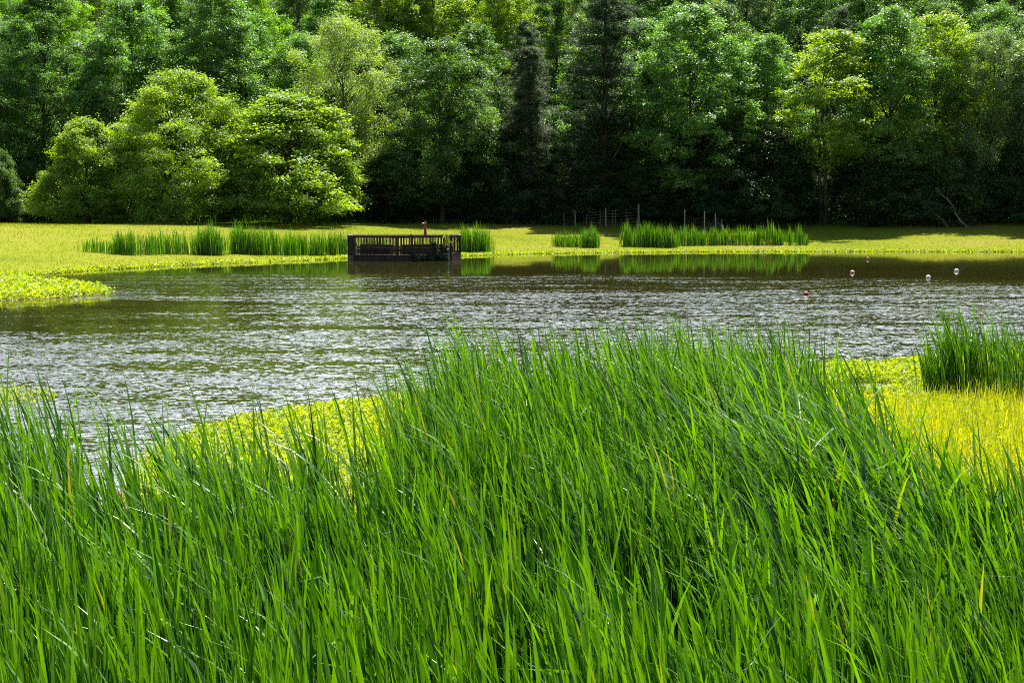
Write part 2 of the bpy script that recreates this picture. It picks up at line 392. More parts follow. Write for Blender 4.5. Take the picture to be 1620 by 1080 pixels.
def interp(x, xs, ys): return np.interp(x, xs, ys)

# ------------------------------------------------------------------ foreground cattails
rng = np.random.default_rng(7)
FX = [-60, 100, 300, 480, 640, 690, 740, 800, 1000, 1200, 1290, 1370, 1450, 1540, 1640, 1780]
FD = [11.8, 11.4, 11.2, 11.1, 11.6, 13.5, 14.8, 14.9, 14.6, 14.4, 13.9, 12.8, 11.8, 10.9, 10.2, 9.6]
def reed_bed():
    ns = 8600
    # shoots, spread evenly over the ground seen
    y = np.sqrt(rng.uniform(4.6**2, 15.2**2, ns*2)); px = rng.uniform(-160, 1780, ns*2)
    x = (px-810)/FPX*y
    lim = interp(px, FX, FD)*(1+.05*wav(x, y, .9, 4))
    dens = .62+.38*wav(x, y, 1.1, 1)+.25*wav(x, y, .45, 5)
    edge = np.clip((lim-y)/1.1, 0, 1)
    # a thin place in the middle, open water and mat showing through on the left
    gap = np.exp(-(((px-840)/60)**2+((y-6.9)/.55)**2)); left = np.where((px < 640) & (y > 9.4), .62, 1)
    keep = (y < lim) & (rng.random(ns*2) < np.clip(dens, .12, 1)*(.35+.65*edge)*(1-.85*gap)*left)
    x, y, px = x[keep], y[keep], px[keep]
    k = rng.integers(4, 8, len(x)); X = np.repeat(x, k)+rng.normal(0, .035, k.sum()); Y = np.repeat(y, k)+rng.normal(0, .035, k.sum()); PX = np.repeat(px, k)
    n = len(X)
    Z = height(X, Y)-.02
    tall = interp(PX, [0, 600, 760, 1100, 1300, 1500], [1.60, 1.55, 1.68, 1.70, 1.66, 1.60])
    ln = tall*rng.normal(1, .13, n)*np.where(rng.random(n) < .55, rng.uniform(.40, .9, n), 1)
    ln = np.clip(ln*(1+.07*wav(X, Y, 1.3, 9)), .45, tall*1.16)
    bend = .06+.05*np.clip(Y-6, 0, 3)+.26*np.clip(wav(X, Y, 2.1, 3)+.2, 0, 1)+.42*np.exp(-(((PX-1330)/260)**2+((Y-10.5)/2.6)**2))
    shoot = np.repeat(rng.normal(0, .12, len(x)), k); ln = np.clip(ln*np.repeat(rng.normal(.99, .09, len(x)), k), .4, tall*1.2)
    az = math.pi+.1+rng.normal(0, .85, n)
    th0 = np.clip(.05+shoot*.5+rng.normal(0, .06, n), -.1, .4); th1 = np.clip(bend*1.5+rng.normal(.10, .22, n)+shoot, -.15, 1.7)
    w = rng.uniform(.016, .032, n)
    bow = rng.random(n) < .10+.30*np.exp(-(((PX-1280)/330)**2+((Y-10.5)/3.0)**2)); th1 = np.where(bow, rng.uniform(.8, 1.6, n), th1)
    az = np.where(bow, math.pi+rng.normal(.1, .45, n), az)
    ln = ln*interp(Y, [5, 8, 10, 12], [.52, .66, .86, 1])
    V, F, c = blades(np.stack([X, Y, Z], 1), ln, az, th0, th1, w, rng, seg=8, kink=.012)
    o = mesh_obj('cattails', V, F, M['reed'], cols=c, smooth=True)
    print('foreground blades', n)
    return tag(o, 'dense bed of tall bright green cattail leaves leaning left, filling the near bank', 'cattails', kind='stuff')
reed_bed()

def cattail_clump(label, pts, n, hgt, w=.03, lean=.1, seg=4, group=None, seed=1, name='cattail_clump', mat='reedfar', sp=1.0, vee=False, th=(.02, .25)):
    """an upright clump; pts = list of (x, y, radius_x, radius_y)"""
    rg = np.random.default_rng(seed)
    pts = np.array(pts, float); k = rg.integers(0, len(pts), n)
    sc = np.where(rg.random(n) < .08, 1.4, 1.); X = pts[k, 0]+rg.normal(0, .5, n)*pts[k, 2]*sc; Y = pts[k, 1]+rg.normal(0, .5, n)*pts[k, 3]
    hv = 1-.20*np.abs(X-pts[k, 0])/(pts[k, 2]+.01)
    ln = hgt*rg.normal(1, .19, n)*np.clip(hv, .5, 1)*pts[k, 4]*(1+.16*wav(X, X*0, .45, seed))
    Z = np.maximum(height(X, Y), -.3)
    az = math.pi+rg.normal(0, 1.3, n)
    V, F, c = blades(np.stack([X, Y, Z], 1), ln, az, rg.normal(th[0], .05, n), rg.normal(th[1], .16, n)+lean*.3, rg.uniform(.7, 1.2, n)*w, rg, seg=seg, vee=vee)
    cx, cy = float(X.mean()), float(Y.mean()); z0 = float(height(np.array([cx]), np.array([cy]))[0])
    o = mesh_obj(name, V-np.array([cx, cy, z0]), F, M[mat], cols=c, smooth=True, loc=(cx, cy, z0))
    return tag(o, label, 'cattail clump', group)

# right-hand clump on the near bank
q1 = at(1560, 632)
pts = [(at(x, y)[0], at(x, y)[1], r, .55, h_) for x, y, r, h_ in ((1480, 632, .16, .75), (1496, 633, .28, .95), (1520, 634, .35, 1.16), (1550, 637, .45, .98), (1585, 641, .5, .9), (1620, 646, .5, .95), (1665, 650, .6, .95), (1575, 630, .6, 1.0), (1640, 632, .6, 1.0))]
cattail_clump('big dark green cattail clump on the yellow mat at the right edge', pts, 700, 1.20, .024, .3, 7, seed=21, name='cattail_clump', mat='reed', vee=True, th=(.08, .50))
cattail_clump('thin cattail shoot just left of the big clump at the right edge', [(at(1474, 632)[0], at(1474, 632)[1], .10, .12, 1)], 16, 1.25, .015, .3, 7, seed=22, mat='reed', vee=True, th=(.05, .45))

# far shore clumps
GF = 'cattail clumps along the far shore'
def far_pts(lst): 
    r_ = []
    for x, y, rpx, h_ in lst:
        p_ = at(x, y); r_.append((p_[0], p_[1]+.5, rpx/FPX*p_[1]*1.35, .7, h_))
    return r_
cattail_clump('low sparse cattails at the left end of the far shore row', far_pts([(138, 414, 12, .5), (150, 414, 16, .6), (164, 414, 12, .55)]), 200, 1.5, .04, group=GF, seed=31)
cattail_clump('long even row of cattails left of the tall tuft on the left far shore', far_pts([(185, 414, 9, .9), (205, 414, 14, 1), (230, 413, 16, .95), (255, 412, 16, .95), (280, 411.5, 14, 1.0)]), 820, 1.42, .04, group=GF, seed=32)
cattail_clump('tall pointed cattail tuft in the middle of the left far shore row', far_pts([(315, 411, 12, 1.0), (328, 411, 13, 1.25), (342, 411, 10, .95)]), 620, 1.6, .04, group=GF, seed=33)
cattail_clump('broad tall cattail clump between the pointed tuft and the dock', far_pts([(375, 409, 10, 1.05), (392, 409, 14, 1.15), (410, 409, 12, 1.0), (430, 408.5, 14, .95)]), 900, 1.75, .04, group=GF, seed=34)
cattail_clump('cattail clump touching the left side of the wooden dock', far_pts([(455, 408, 13, .95), (478, 407, 12, .9), (500, 407, 12, 1.0), (522, 406.5, 12, 1.0), (543, 406, 10, 1.05)]), 1000, 1.65, .04, group=GF, seed=35)
cattail_clump('rounded cattail clump touching the right side of the wooden dock', far_pts([(737, 402, 8, .9), (752, 402, 14, 1.08), (766, 402, 9, .9)]), 620, 1.95, .04, group=GF, seed=36)
cattail_clump('short cattail clump, left of the pair right of the dock', far_pts([(884, 397, 7, .85), (896, 397, 9, .95), (910, 397, 8, .85)]), 330, 1.35, .04, group=GF, seed=37)
cattail_clump('dense little cattail clump, right of the pair right of the dock', far_pts([(926, 397, 8, 1), (940, 397, 8, 1.1)]), 380, 1.5, .04, group=GF, seed=38)
cattail_clump('broad cattail clump at the left end of the long row below the wire gate', far_pts([(994, 396, 7, 1.05), (1012, 396, 12, 1.05), (1030, 396, 12, 1.1), (1048, 396, 11, 1.05), (1062, 396, 8, .85)]), 1050, 1.75, .045, group=GF, seed=39)
cattail_clump('cattail clump directly below the three posts with sagging netting', far_pts([(1082, 395, 10, .95), (1098, 395, 11, .98), (1114, 395, 9, .8), (1133, 395, 10, .9), (1150, 395, 9, .95)]), 720, 1.6, .045, group=GF, seed=40)
cattail_clump('ragged cattails right of the netting posts on the far shore', far_pts([(1168, 395, 9, .85), (1185, 395, 10, .95), (1203, 395, 9, .95), (1222, 395, 9, 1.12), (1235, 395, 6, .85)]), 620, 1.65, .045, group=GF, seed=41)
cattail_clump('last thin cattails at the right end of the far shore row', far_pts([(1252, 395, 5, .95), (1266, 395, 6, .92), (1276, 395, 3, .6)]), 200, 1.7, .04, group=GF, seed=42)
cattail_clump('small dark cattails behind the rail of the dock, left of the rust red ornament', [(xat(x, 112), 112, .9, .5, 1) for x in (568, 590, 603)], 200, 1.35, .04, group=GF, seed=43)
cattail_clump('small dark cattails behind the rail of the dock, right of the rust red ornament', [(xat(x, 112), 112, .6, .5, 1) for x in (664, 684)], 110, 1.3, .04, group=GF, seed=44)

# ------------------------------------------------------------------ leafy mats
def off_pool(x, y):
    q_ = at(1402, 620); return ((x-q_[0])/1.2)**2+((y-q_[1])/1.3)**2+.5*wav(x, y, .45, 3) > 1.1
def leafy(name, label, X, Y, hmax, leaf, mat, seed, kind='stuff', cat='plants', per=4, flat=.5, tilt=.55, base=None):
    rg = np.random.default_rng(seed)
    X = np.repeat(X, per)+rg.normal(0, leaf*.6, len(X)*per); Y = np.repeat(Y, per)+rg.normal(0, leaf*.6, len(Y)*per)
    n = len(X); Z = np.maximum(height(X, Y), 0.005)
    Z = Z+rg.random(n)**1.3*hmax*(.55+.45*wav(X, Y, .5, 2)*.5+.2)
    nrm = unit(np.stack([rg.normal(0, tilt, n), rg.normal(0, tilt, n), np.full(n, flat)], 1))
    V, F = leaf_quads(np.stack([X, Y, Z], 1), nrm, leaf*rg.uniform(.6, 1.3, n), leaf*.38*rg.uniform(.7, 1.2, n), rg)
    c = np.clip(rg.normal(.5, .25, n), 0, .95); c = np.where(rg.random(n) < .03, .99, c)
    o = mesh_obj(name, V, F, M[mat], cols=np.repeat(c, 4))
    return tag(o, label, cat, kind=kind)
def scatter_poly(poly, n, seed):
    rg = np.random.default_rng(seed); pl = np.array(poly); lo, hi = pl.min(0), pl.max(0)
    q_ = rg.uniform(lo, hi, (n*3, 2)); x, y = q_[:, 0], q_[:, 1]; ins = np.zeros(len(x), bool)
    for i in range(len(pl)):
        ax, ay = pl[i]; bx, by = pl[(i+1) % len(pl)]
        ins ^= ((ay > y) != (by > y)) & (x < (bx-ax)*(y-ay)/((by-ay) or 1e-9)+ax)
    q_ = q_[ins][:n]
    return q_[:, 0], q_[:, 1], rg
# near mat, middle
x, y, rg = scatter_poly([P(300, 690), P(360, 672), P(440, 655), P(560, 640), P(690, 622), P(800, 606), P(1000, 600), P(1250, 596), P(1250, 640), P(1150, 800), P(500, 900), P(260, 860), P(200, 790), P(230, 730)], 26000, 3)
pat = wav(x, y, 1.2, 6)+.5*wav(x, y, .4, 2); k = (rg.random(len(x)) < np.clip((y-11.5)/5, .22, 1)*np.clip(1.25+pat*.5, .2, 1)); x, y = x[k], y[k]
leafy('floating_plants', 'yellow green mat of small leaved water plants between the cattails and open water', x, y, .16, .085, 'mat', 4, per=3)
# near right, two strips and the bank
x, y, rg = scatter_poly([P(1240, 592), P(1310, 579), P(1400, 577), P(1470, 571), P(1560, 566), P(1700, 566), P(1700, 610), P(1440, 612), P(1350, 612), P(1240, 620)], 10000, 5); k = off_pool(x, y); x, y = x[k], y[k]
leafy('floating_plants', 'yellow green strip of water plants beyond the small pool left of the right cattail clump', x, y, .17, .09, 'mat', 6, per=3)
x, y, rg = scatter_poly([P(1300, 612), P(1480, 608), P(1500, 630), P(1300, 640)], 900, 7)
leafy('floating_plants', 'sparse brown and yellow leaves floating on the small pool near the right clump', x, y, .04, .08, 'mat', 8, per=2)
x, y, rg = scatter_poly([P(1240, 655), P(1370, 637), P(1480, 632), P(1740, 630), P(1760, 800), P(1700, 900), P(1450, 830), P(1200, 760)], 19000, 9)
k = off_pool(x, y) & (rg.random(len(x)) < np.clip(.95+.8*wav(x, y, .8, 3), .10, 1)); x, y = x[k], y[k]
leafy('bank_plants', 'bright yellow low plants on the bank in front of the right cattail clump', x, y, .20, .085, 'mat2', 10, per=3, tilt=.8)
# fine yellow grass on that bank
rg = np.random.default_rng(11)
x, y, rg2 = scatter_poly([P(1400, 660), P(1560, 640), P(1740, 640), P(1760, 800), P(1700, 900), P(1480, 800)], 5000, 12)
V, F, c = blades(np.stack([x, y, height(x, y)], 1), rg.uniform(.15, .50, len(x)), rg.uniform(0, 6.28, len(x)), rg.normal(.1, .1, len(x)), rg.normal(.6, .4, len(x)), rg.uniform(.006, .011, len(x)), rg, seg=4, vee=False)
tag(mesh_obj('bank_grass', V, F, M['mat2'], cols=c), 'fine yellow grass tufts among the low plants on the right bank', 'grass', kind='stuff')
# left cove peninsula
x, y, rg = scatter_poly([(-32, 46), (-26, 49), P(-60, 478), P(0, 476), P(60, 474), P(120, 470), P(172, 466), P(177, 463), P(150, 456), P(110, 450), P(50, 445.5), P(-20, 443), (-40, 68)], 26000, 13)
leafy('floating_plants', 'yellow green tongue of water plants reaching into the pond from the left', x, y, .34, .20, 'mat', 14, per=2)
# sparse patch near left edge
x, y, rg = scatter_poly([P(-30, 612), P(40, 616), P(95, 626), P(60, 640), P(-30, 648)], 170, 15)
leafy('floating_plants', 'sparse patch of yellow and brown water plants by the left edge', x, y, .16, .09, 'mat', 16, per=2)
# undergrowth below the reeds
x, y, rg = scatter_poly([(-4, 4), (4, 4), (5.5, 12), (3, 14), (-1, 13), (-5, 10)], 9000, 17)
leafy('undergrowth', 'low yellow green leaves on the mud under the near cattails', x, y, .22, .075, 'mat', 18, per=2, tilt=.9)
# fringe of plants along the far shore
fx, fy = [], []
rg = np.random.default_rng(19)
far = PA[:17]
for i in range(len(far)-1):
    a_, b_ = far[i], far[i+1]; Ld = np.hypot(*(b_-a_)); n_ = int(Ld*95)
    tt = rg.random(n_); off = rg.random(n_)**1.3*interp(a_[0], [-40, -12, 0, 60], [4.2, 2.8, 1.6, 1.3])-.25+.35*wav(a_[0]+tt*(b_[0]-a_[0]), tt*0, 1.3, 1)
    fx.append(a_[0]+tt*(b_[0]-a_[0])); fy.append(a_[1]+tt*(b_[1]-a_[1])+off)
leafy('shore_plants', 'bright yellow green fringe of leafy plants along the far waterline', np.concatenate(fx), np.concatenate(fy), .22, .22, 'mat', 20, per=2)

# field grass on the far bank
rg = np.random.default_rng(23)
n = 150000
x = rg.uniform(-62, 75, n); y = rg.uniform(68, 153, n); d = sdist(x, y)
k = (d > .6) & (np.abs(x) < y*.40+3); x, y = x[k], y[k]; n = len(x)
V, F, c = blades(np.stack([x, y, height(x, y)], 1), rg.uniform(.04, .12, n)*(1+.4*wav(x, y, 4, 3)), rg.uniform(0, 6.28, n), rg.normal(.1, .2, n), rg.normal(.5, .3, n), rg.uniform(.02, .045, n), rg, seg=2, vee=False, kink=0)
tuft = wav(x, y, 7, 1)
cc = c.reshape(n, -1)[:, 0]*.6+.25+.25*tuft; cc = np.where(rg.random(n) < .05, 1, np.clip(cc, 0, .94))
tag(mesh_obj('field_grass', V, F, M['field'], cols=np.repeat(cc, 6)), 'short sunlit yellow green grass of the field beyond the pond', 'grass', kind='stuff')

rg = np.random.default_rng(27); n = 9000
x = rg.uniform(-62, 66, n); y = 150.2+rg.normal(0, .9, n)+.8*wav(x, x*0, 4, 2); k = rg.random(n) < np.clip(.5+.6*wav(x, y, 2.5, 4), .1, 1); x, y = x[k], y[k]; n = len(x)
V, F, c = blades(np.stack([x, y, height(x, y)], 1), rg.uniform(.2, .65, n), rg.uniform(0, 6.28, n), rg.normal(.1, .2, n), rg.normal(.5, .3, n), rg.uniform(.04, .09, n), rg, seg=3, vee=False)
tag(mesh_obj('rough_grass', V, F, M['reedfar'], cols=c), 'taller rough grass and weeds along the foot of the wood', 'grass', kind='stuff')

# ------------------------------------------------------------------ trees
def envelope(t, kind):
    K = {'oak': ([0, .12, .35, .6, .8, .93, 1], [.45, .8, 1, .95, .72, .42, .1]),
         'dome': ([0, .1, .3, .55, .8, .95, 1], [.85, 1, 1, .86, .58, .28, .08]),
         'tall': ([0, .15, .4, .65, .85, 1], [.55, .85, 1, .85, .55, .12]),
         'willow': ([0, .2, .5, .75, .92, 1], [.6, .85, 1, .9, .55, .15]),
         'cone': ([0, .08, .3, .6, .85, 1], [.9, 1, .8, .5, .22, .03]),
         'pine': ([0, .1, .4, .7, .9, 1], [.7, .95, .9, .7, .4, .08]),
         'shrub': ([0, .3, .6, .85, 1], [.9, 1, .85, .5, .15])}[kind]
    return np.interp(t, *K)
def make_tree(kind, H, Rm, base, seed, nclump, nleaf, leaf, crad, flat=.65, droop=0, lmat='L_mid', trunk_r=.28, aspect=.5, inner=.25, bark='bark', bend=.4, twin=False):
    """returns (crown mesh object data, trunk mesh data) standing at the origin"""
    rg = np.random.default_rng(seed); rd = random.Random(seed)
    t = rg.random(nclump)**.9; ang = rg.random(nclump)*6.283
    lob = 1+.22*np.sin(ang*3+seed+t*3)+.17*np.sin(ang*5+t*9+seed*2)
    rr = envelope(t, kind)*Rm*lob*(1-inner*rg.random(nclump)**1.5*2.2).clip(.15, 1)
    C = np.stack([rr*np.cos(ang), rr*np.sin(ang), base+t*(H-base-crad*.4)], 1)
    cr_ = crad*rg.uniform(.45, 1.4, nclump)*(1-.35*t); an = rg.uniform(.7, 1.35, (nclump, 3))
    w = cr_**2; w /= w.sum(); k = rg.choice(nclump, nleaf, p=w)
    if kind in ('cone', 'pine'):
        # boughs: flat sprays reaching out from the stem
        out_ = unit(np.stack([C[k, 0], C[k, 1], np.zeros(nleaf)], 1))
        u = rg.random(nleaf)**.7; lat = rg.normal(0, .22, nleaf)*cr_[k]*(1.2-u)
        side = np.stack([-out_[:, 1], out_[:, 0], np.zeros(nleaf)], 1)
        reach = (np.hypot(C[k, 0], C[k, 1])+cr_[k]*.5)*u
        pos = out_*reach[:, None]+side*lat[:, None]*2.2
        z = C[k, 2]-(reach*.22 if kind == 'cone' else -reach*.10)+rg.normal(0, .16, nleaf)*cr_[k]-np.abs(lat)*droop
        pos[:, 2] = z
        nrm = unit(np.stack([rg.normal(0, .5, nleaf), rg.normal(0, .5, nleaf), np.full(nleaf, .8)], 1)); ax = unit(out_+side*rg.normal(0, .7, nleaf)[:, None]+np.array([0, 0, -.2]))
    else:
        # each clump is a handful of leafy sprays; the leaves of one spray lie much the same way
        NS = 11
        q = unit(rg.normal(size=(nclump, NS, 3))+np.array([0, 0, .35])+.35*unit(np.stack([C[:, 0], C[:, 1], np.zeros(nclump)], 1))[:, None, :])
        qr = rg.uniform(.35, 1.1, (nclump, NS)); qn = rg.normal(0, .28, (nclump, NS, 3))
        j = rg.integers(0, NS, nleaf); u = q[k, j]
        sg = .17+.10*rg.random((nclump, NS))
        pos = C[k]+u*(qr[k, j]*cr_[k])[:, None]*np.array([1, 1, flat])*an[k]+rg.normal(size=(nleaf, 3))*sg[k, j][:, None]*(cr_[k]/crad*.5+.6)[:, None]*np.array([1.25, 1.25, .62])
        stray = rg.random(nleaf) < .05; pos[stray] += rg.normal(0, .5, (int(stray.sum()), 3))
        if droop: pos[:, 2] -= droop*rg.random(nleaf)**1.5*cr_[k]*1.6
        nrm = unit(u*.35+qn[k, j]+rg.normal(0, .46, (nleaf, 3))+np.array([0, 0, .75])); ax = unit(u+rg.normal(0, .5, (nleaf, 3))+np.array([0, 0, -.35-droop*1.5]))
    pos[:, 2] = np.maximum(pos[:, 2], .1)
    ln = leaf*rg.uniform(.6, 1.35, nleaf)
    V, F = leaf_quads(pos, nrm, ln, ln*aspect, rg, ax, .15)
    c = np.clip(np.repeat(rg.normal(0, .16, nclump)[k]+rg.normal(.5, .2, nleaf), 4), 0, .99)
    cm = mesh_obj('crown', V, F, M[lmat], cols=c)
    mb = MB()
    pts = [Vector((0, 0, -.4))]; nseg = 8
    ph = rd.random()*6
    top = H*(.93 if kind in ('cone', 'pine') else .72)
    for i in range(1, nseg+1):
        f = i/nseg; pts.append(Vector((bend*math.sin(f*2.4+ph)*f, bend*math.cos(f*1.9+ph)*f, top*f)))
    rads = [trunk_r*1.35]+[trunk_r*(1-.86*i/nseg) for i in range(1, nseg+1)]
    mb.tube(pts, rads, 8)
    if twin:
        mb.tube([Vector((-.25, .1, -.4)), Vector((-.5, .1, top*.25)), Vector((-.45, .1, top*.5)), Vector((-1.1, .1, top*.9))], [trunk_r*.9, trunk_r*.7, trunk_r*.5, .05], 7)
    for j in rg.choice(nclump, min(nclump, 26), replace=False):
        c_ = Vector(C[j]); f = max(.12, min(.95, (c_.z*.8-.4*math.hypot(c_.x, c_.y))/top)); i = int(f*nseg); a_ = pts[i].lerp(pts[min(i+1, nseg)], f*nseg-i)
        mid = a_.lerp(c_, .5)+Vector((rd.uniform(-.4, .4), rd.uniform(-.4, .4), rd.uniform(.1, .7) if kind not in ('cone', 'pine') else 0))
        r0 = max(.04, trunk_r*.42*(1-f*.6)); mb.tube([a_, mid, c_], [r0, r0*.6, .02], 5)
    tm = mb.build('trunk', M[bark], smooth=True)
    return cm, tm
PROT = {}
def proto(key, **kw):
    c, t_ = make_tree(**kw); PROT[key] = (c.data, t_.data, kw['H'], kw['Rm'])
    bpy.data.objects.remove(c); bpy.data.objects.remove(t_)
proto('oakA', kind='oak', H=22, Rm=5.6, base=2.5, seed=1, nclump=320, nleaf=85000, leaf=.24, crad=1.15, flat=.8)
proto('oakB', kind='oak', H=23, Rm=6.0, base=3.0, seed=2, nclump=290, nleaf=82000, leaf=.26, crad=1.25, flat=.8, aspect=.6)
proto('tallA', kind='tall', H=25, Rm=4.6, base=3.0, seed=3, nclump=270, nleaf=70000, leaf=.24, crad=1.1, flat=.8)
proto('tallB', kind='tall', H=26, Rm=5.2, base=5.0, seed=4, nclump=210, nleaf=60000, leaf=.24, crad=1.1, flat=.8, inner=.4)
proto('dome', kind='dome', H=16, Rm=6.6, base=.6, seed=5, nclump=420, nleaf=120000, leaf=.21, crad=1.0, flat=.85, lmat='L_bright', inner=.2)
proto('domeB', kind='dome', H=13, Rm=4.6, base=.4, seed=6, nclump=280, nleaf=80000, leaf=.25, crad=.95, flat=.85, lmat='L_bright', inner=.2)
proto('willow', kind='willow', H=21, Rm=5.4, base=4, seed=7, nclump=170, nleaf=62000, leaf=.24, crad=1.25, flat=.9, droop=.55, lmat='L_willow', aspect=.34, inner=.3)
proto('cedar', kind='cone', H=20, Rm=3.4, base=.8, seed=8, nclump=190, nleaf=52000, leaf=.30, crad=1.4, droop=.4, lmat='L_cedar', aspect=.22, trunk_r=.22)
proto('pine', kind='pine', H=27, Rm=4.4, base=2.5, seed=9, nclump=170, nleaf=56000, leaf=.32, crad=1.6, droop=.25, lmat='L_pine', aspect=.22, trunk_r=.34, bend=.15)
proto('shrubA', kind='shrub', H=4.5, Rm=2.6, base=.1, seed=10, nclump=70, nleaf=12000, leaf=.20, crad=.8, lmat='L_shrub', trunk_r=.08)
proto('shrubB', kind='shrub', H=6.5, Rm=2.4, base=.2, seed=11, nclump=70, nleaf=13000, leaf=.22, crad=.9, lmat='L_shrub', trunk_r=.1)
proto('slim', kind='tall', H=22, Rm=4.6, base=6.5, seed=12, nclump=140, nleaf=38000, leaf=.26, crad=1.3, inner=.4, trunk_r=.20, bend=.7, twin=True)
ntree = [0]
def plant(key, px, d, top, label, lmat=None, cat='tree', name='tree', rot=0., wide=1., group=None, x=None, deep=None):
    """plant prototype 'key' in photo column px at distance d, its top at photo row 'top'"""
    cd, td, H, Rm = PROT[key]
    X = xat(px, d) if x is None else x
    z = float(height(np.array([X]), np.array([d]))[0])
    s = (zat(top, d)-z)/H
    r = empty(name, (X, d, z)); r.rotation_euler = (0, 0, rot); r.scale = (s*wide, s*wide, s)
    r.scale = (wide, wide, s) if key in ('shrubA', 'shrubB') else (math.sqrt(s)*wide, math.sqrt(s)*wide, s)
    tag(r, label, cat, group)
    for nme, dat in (('trunk', td), ('crown', cd)):
        c = bpy.data.objects.new(nme, dat); COL.objects.link(c); c.parent = r
        if nme == 'crown' and lmat:
            c.material_slots[0].link = 'OBJECT'; c.material_slots[0].material = M[lmat]
    ntree[0] += 1
    return r

# front rank, left to right
FRONT = [
 ('oakA', -25, 152, 60, 'dark mid green tree cut by the left edge above the low field', 'L_mid', 1.0, .3),
 ('domeB', 0, 143, 235, 'small bright bushy tree at the left edge of the field', 'L_mid', .62, 1.1),
 ('tallB', 70, 156, -20, 'tall loose crowned tree near the left edge behind the lowest bright lobe', 'L_mid', 1.15, 2.2),
 ('domeB', 140, 139, 188, 'low bright green tree, left shoulder of the big bright group on the left field edge', 'L_bright', 1.0, .8),
 ('dome', 285, 141, 112, 'biggest domed bright green tree standing forward on the left edge of the field', 'L_bright', 1.25, .0),
 ('domeB', 455, 140, 148, 'bright rounded tree, right shoulder of the big bright group left of the dock', 'L_bright', 1.5, 2.6),
 ('oakB', 215, 158, -5, 'tall shining green tree rising behind the left half of the domed tree', 'L_mid', 1.05, 1.2),
 ('tallA', 345, 158, -30, 'tall dark limbed tree rising behind the right half of the domed tree', 'L_mid', 1.2, .5),
 ('willow', 548, 153, 25, 'pale olive feathery tree with drooping sprays left of the dock', 'L_willow', 1.12, .4),
 ('oakA', 700, 150, 62, 'full green dockside tree standing directly above the dock', 'L_mid', 1.1, 4.0),
 ('cedar', 838, 151, 68, 'grey green conifer with drooping boughs right of the dockside tree', 'L_cedar', 1.35, 0),
 ('pine', 955, 152, -30, 'tallest dark pine with a visible stem above the wire gate', 'L_pine', 1.3, 1.2),
 ('oakB', 1085, 151, 10, 'broad round crowned mid green tree above the netting posts', 'L_mid', 1.15, 5.0),
 ('tallA', 1205, 156, 55, 'narrow green tree between the broad round tree and the twin stemmed tree', 'L_mid', 1.2, 1.0),
 ('slim', 1305, 149, 40, 'thin twin stemmed tree with light green open crown on the right', 'L_bright', 1.3, .2),
 ('tallA', 1405, 150, 10, 'vine covered bright green tree right of the twin stemmed tree', 'L_mid', 1.2, 3.0),
 ('oakA', 1480, 154, 20, 'light green leafy tree behind the bare leaning branches', 'L_bright', 1.05, 3.8),
 ('willow', 1560, 151, 45, 'grey green willowy tree above the dark bushes at the right', 'L_silver', .92, 2.0),
 ('oakB', 1655, 150, 15, 'dark green tree cut by the right edge of the photo', 'L_silver', .95, .7),
]
for key, px, d, top, lab, lm, wd, rot in FRONT:
    plant(key, px, d, top, lab, lm, rot=rot, wide=wd)

for key, px, d, lab in (('oakA', -170, 150, 'green tree just outside the left edge'), ('tallA', -270, 149, 'second green tree outside the left edge'), ('oakB', -370, 146, 'third green tree outside the left edge'), ('oakA', -480, 140, 'fourth green tree outside the left edge'),
                        ('oakA', 1770, 150, 'green tree just outside the right edge'), ('oakB', 1880, 148, 'second green tree outside the right edge'), ('tallA', 1990, 144, 'third green tree outside the right edge')):
    plant(key, px, d, 10, lab, 'L_mid', rot=px, wide=1.25)

# ranks up the slope behind: one tree per landmark and rank
rdm = random.Random(5)
LM = [(-40, 'the left edge'), (60, 'the loose crowned tree by the left edge'), (170, 'the low bright left shoulder tree'), (265, 'the domed bright tree'),
      (370, 'the dark limbed tree'), (460, 'the bright right shoulder tree'), (560, 'the pale olive feathery tree'), (655, 'the left side of the dockside tree'), (745, 'the right side of the dockside tree'),
      (835, 'the grey green conifer'), (930, 'the tall dark pine'), (1020, 'the gap right of the pine'), (1110, 'the broad round tree'),
      (1205, 'the narrow green tree'), (1300, 'the twin stemmed tree'), (1395, 'the vine covered tree'), (1480, 'the bare leaning branches'), (1570, 'the grey green willowy tree'), (1660, 'the right edge')]
keys = ['oakA', 'oakB', 'tallA', 'tallB', 'oakB', 'tallA', 'pine', 'oakA']
GB = 'forest trees on the slope'
for rank, (d0, word) in enumerate(((168, 'right behind'), (190, 'half way up behind'), (218, 'high on the slope behind'))):
    for i, (px, nm_) in enumerate(LM):
        key = keys[(i*3+rank*5+i//3) % len(keys)]
        px_ = px+rdm.uniform(-25, 25)+(rank % 2)*40; d = d0+rdm.uniform(-5, 6)
        lm = rdm.choice(['L_mid', 'L_mid', 'L_bright', 'L_yellow', 'L_silver', 'L_mid']) if key != 'pine' else 'L_pine'
        kind = {'L_mid': 'mid green', 'L_bright': 'light green', 'L_yellow': 'yellow green', 'L_silver': 'grey green', 'L_pine': 'dark needled'}[lm]
        z = float(height(np.array([xat(px_, d)]), np.array([d]))[0]); H = rdm.uniform(19, 24)
        top = 540-math.tan(math.atan2(z+H-EYE, d)+PITCH)*FPX
        plant(key, px_, d, top, '%s tree %s %s' % (kind, word, nm_), lm, rot=rdm.uniform(0, 6), wide=rdm.uniform(.95, 1.15), group=GB)

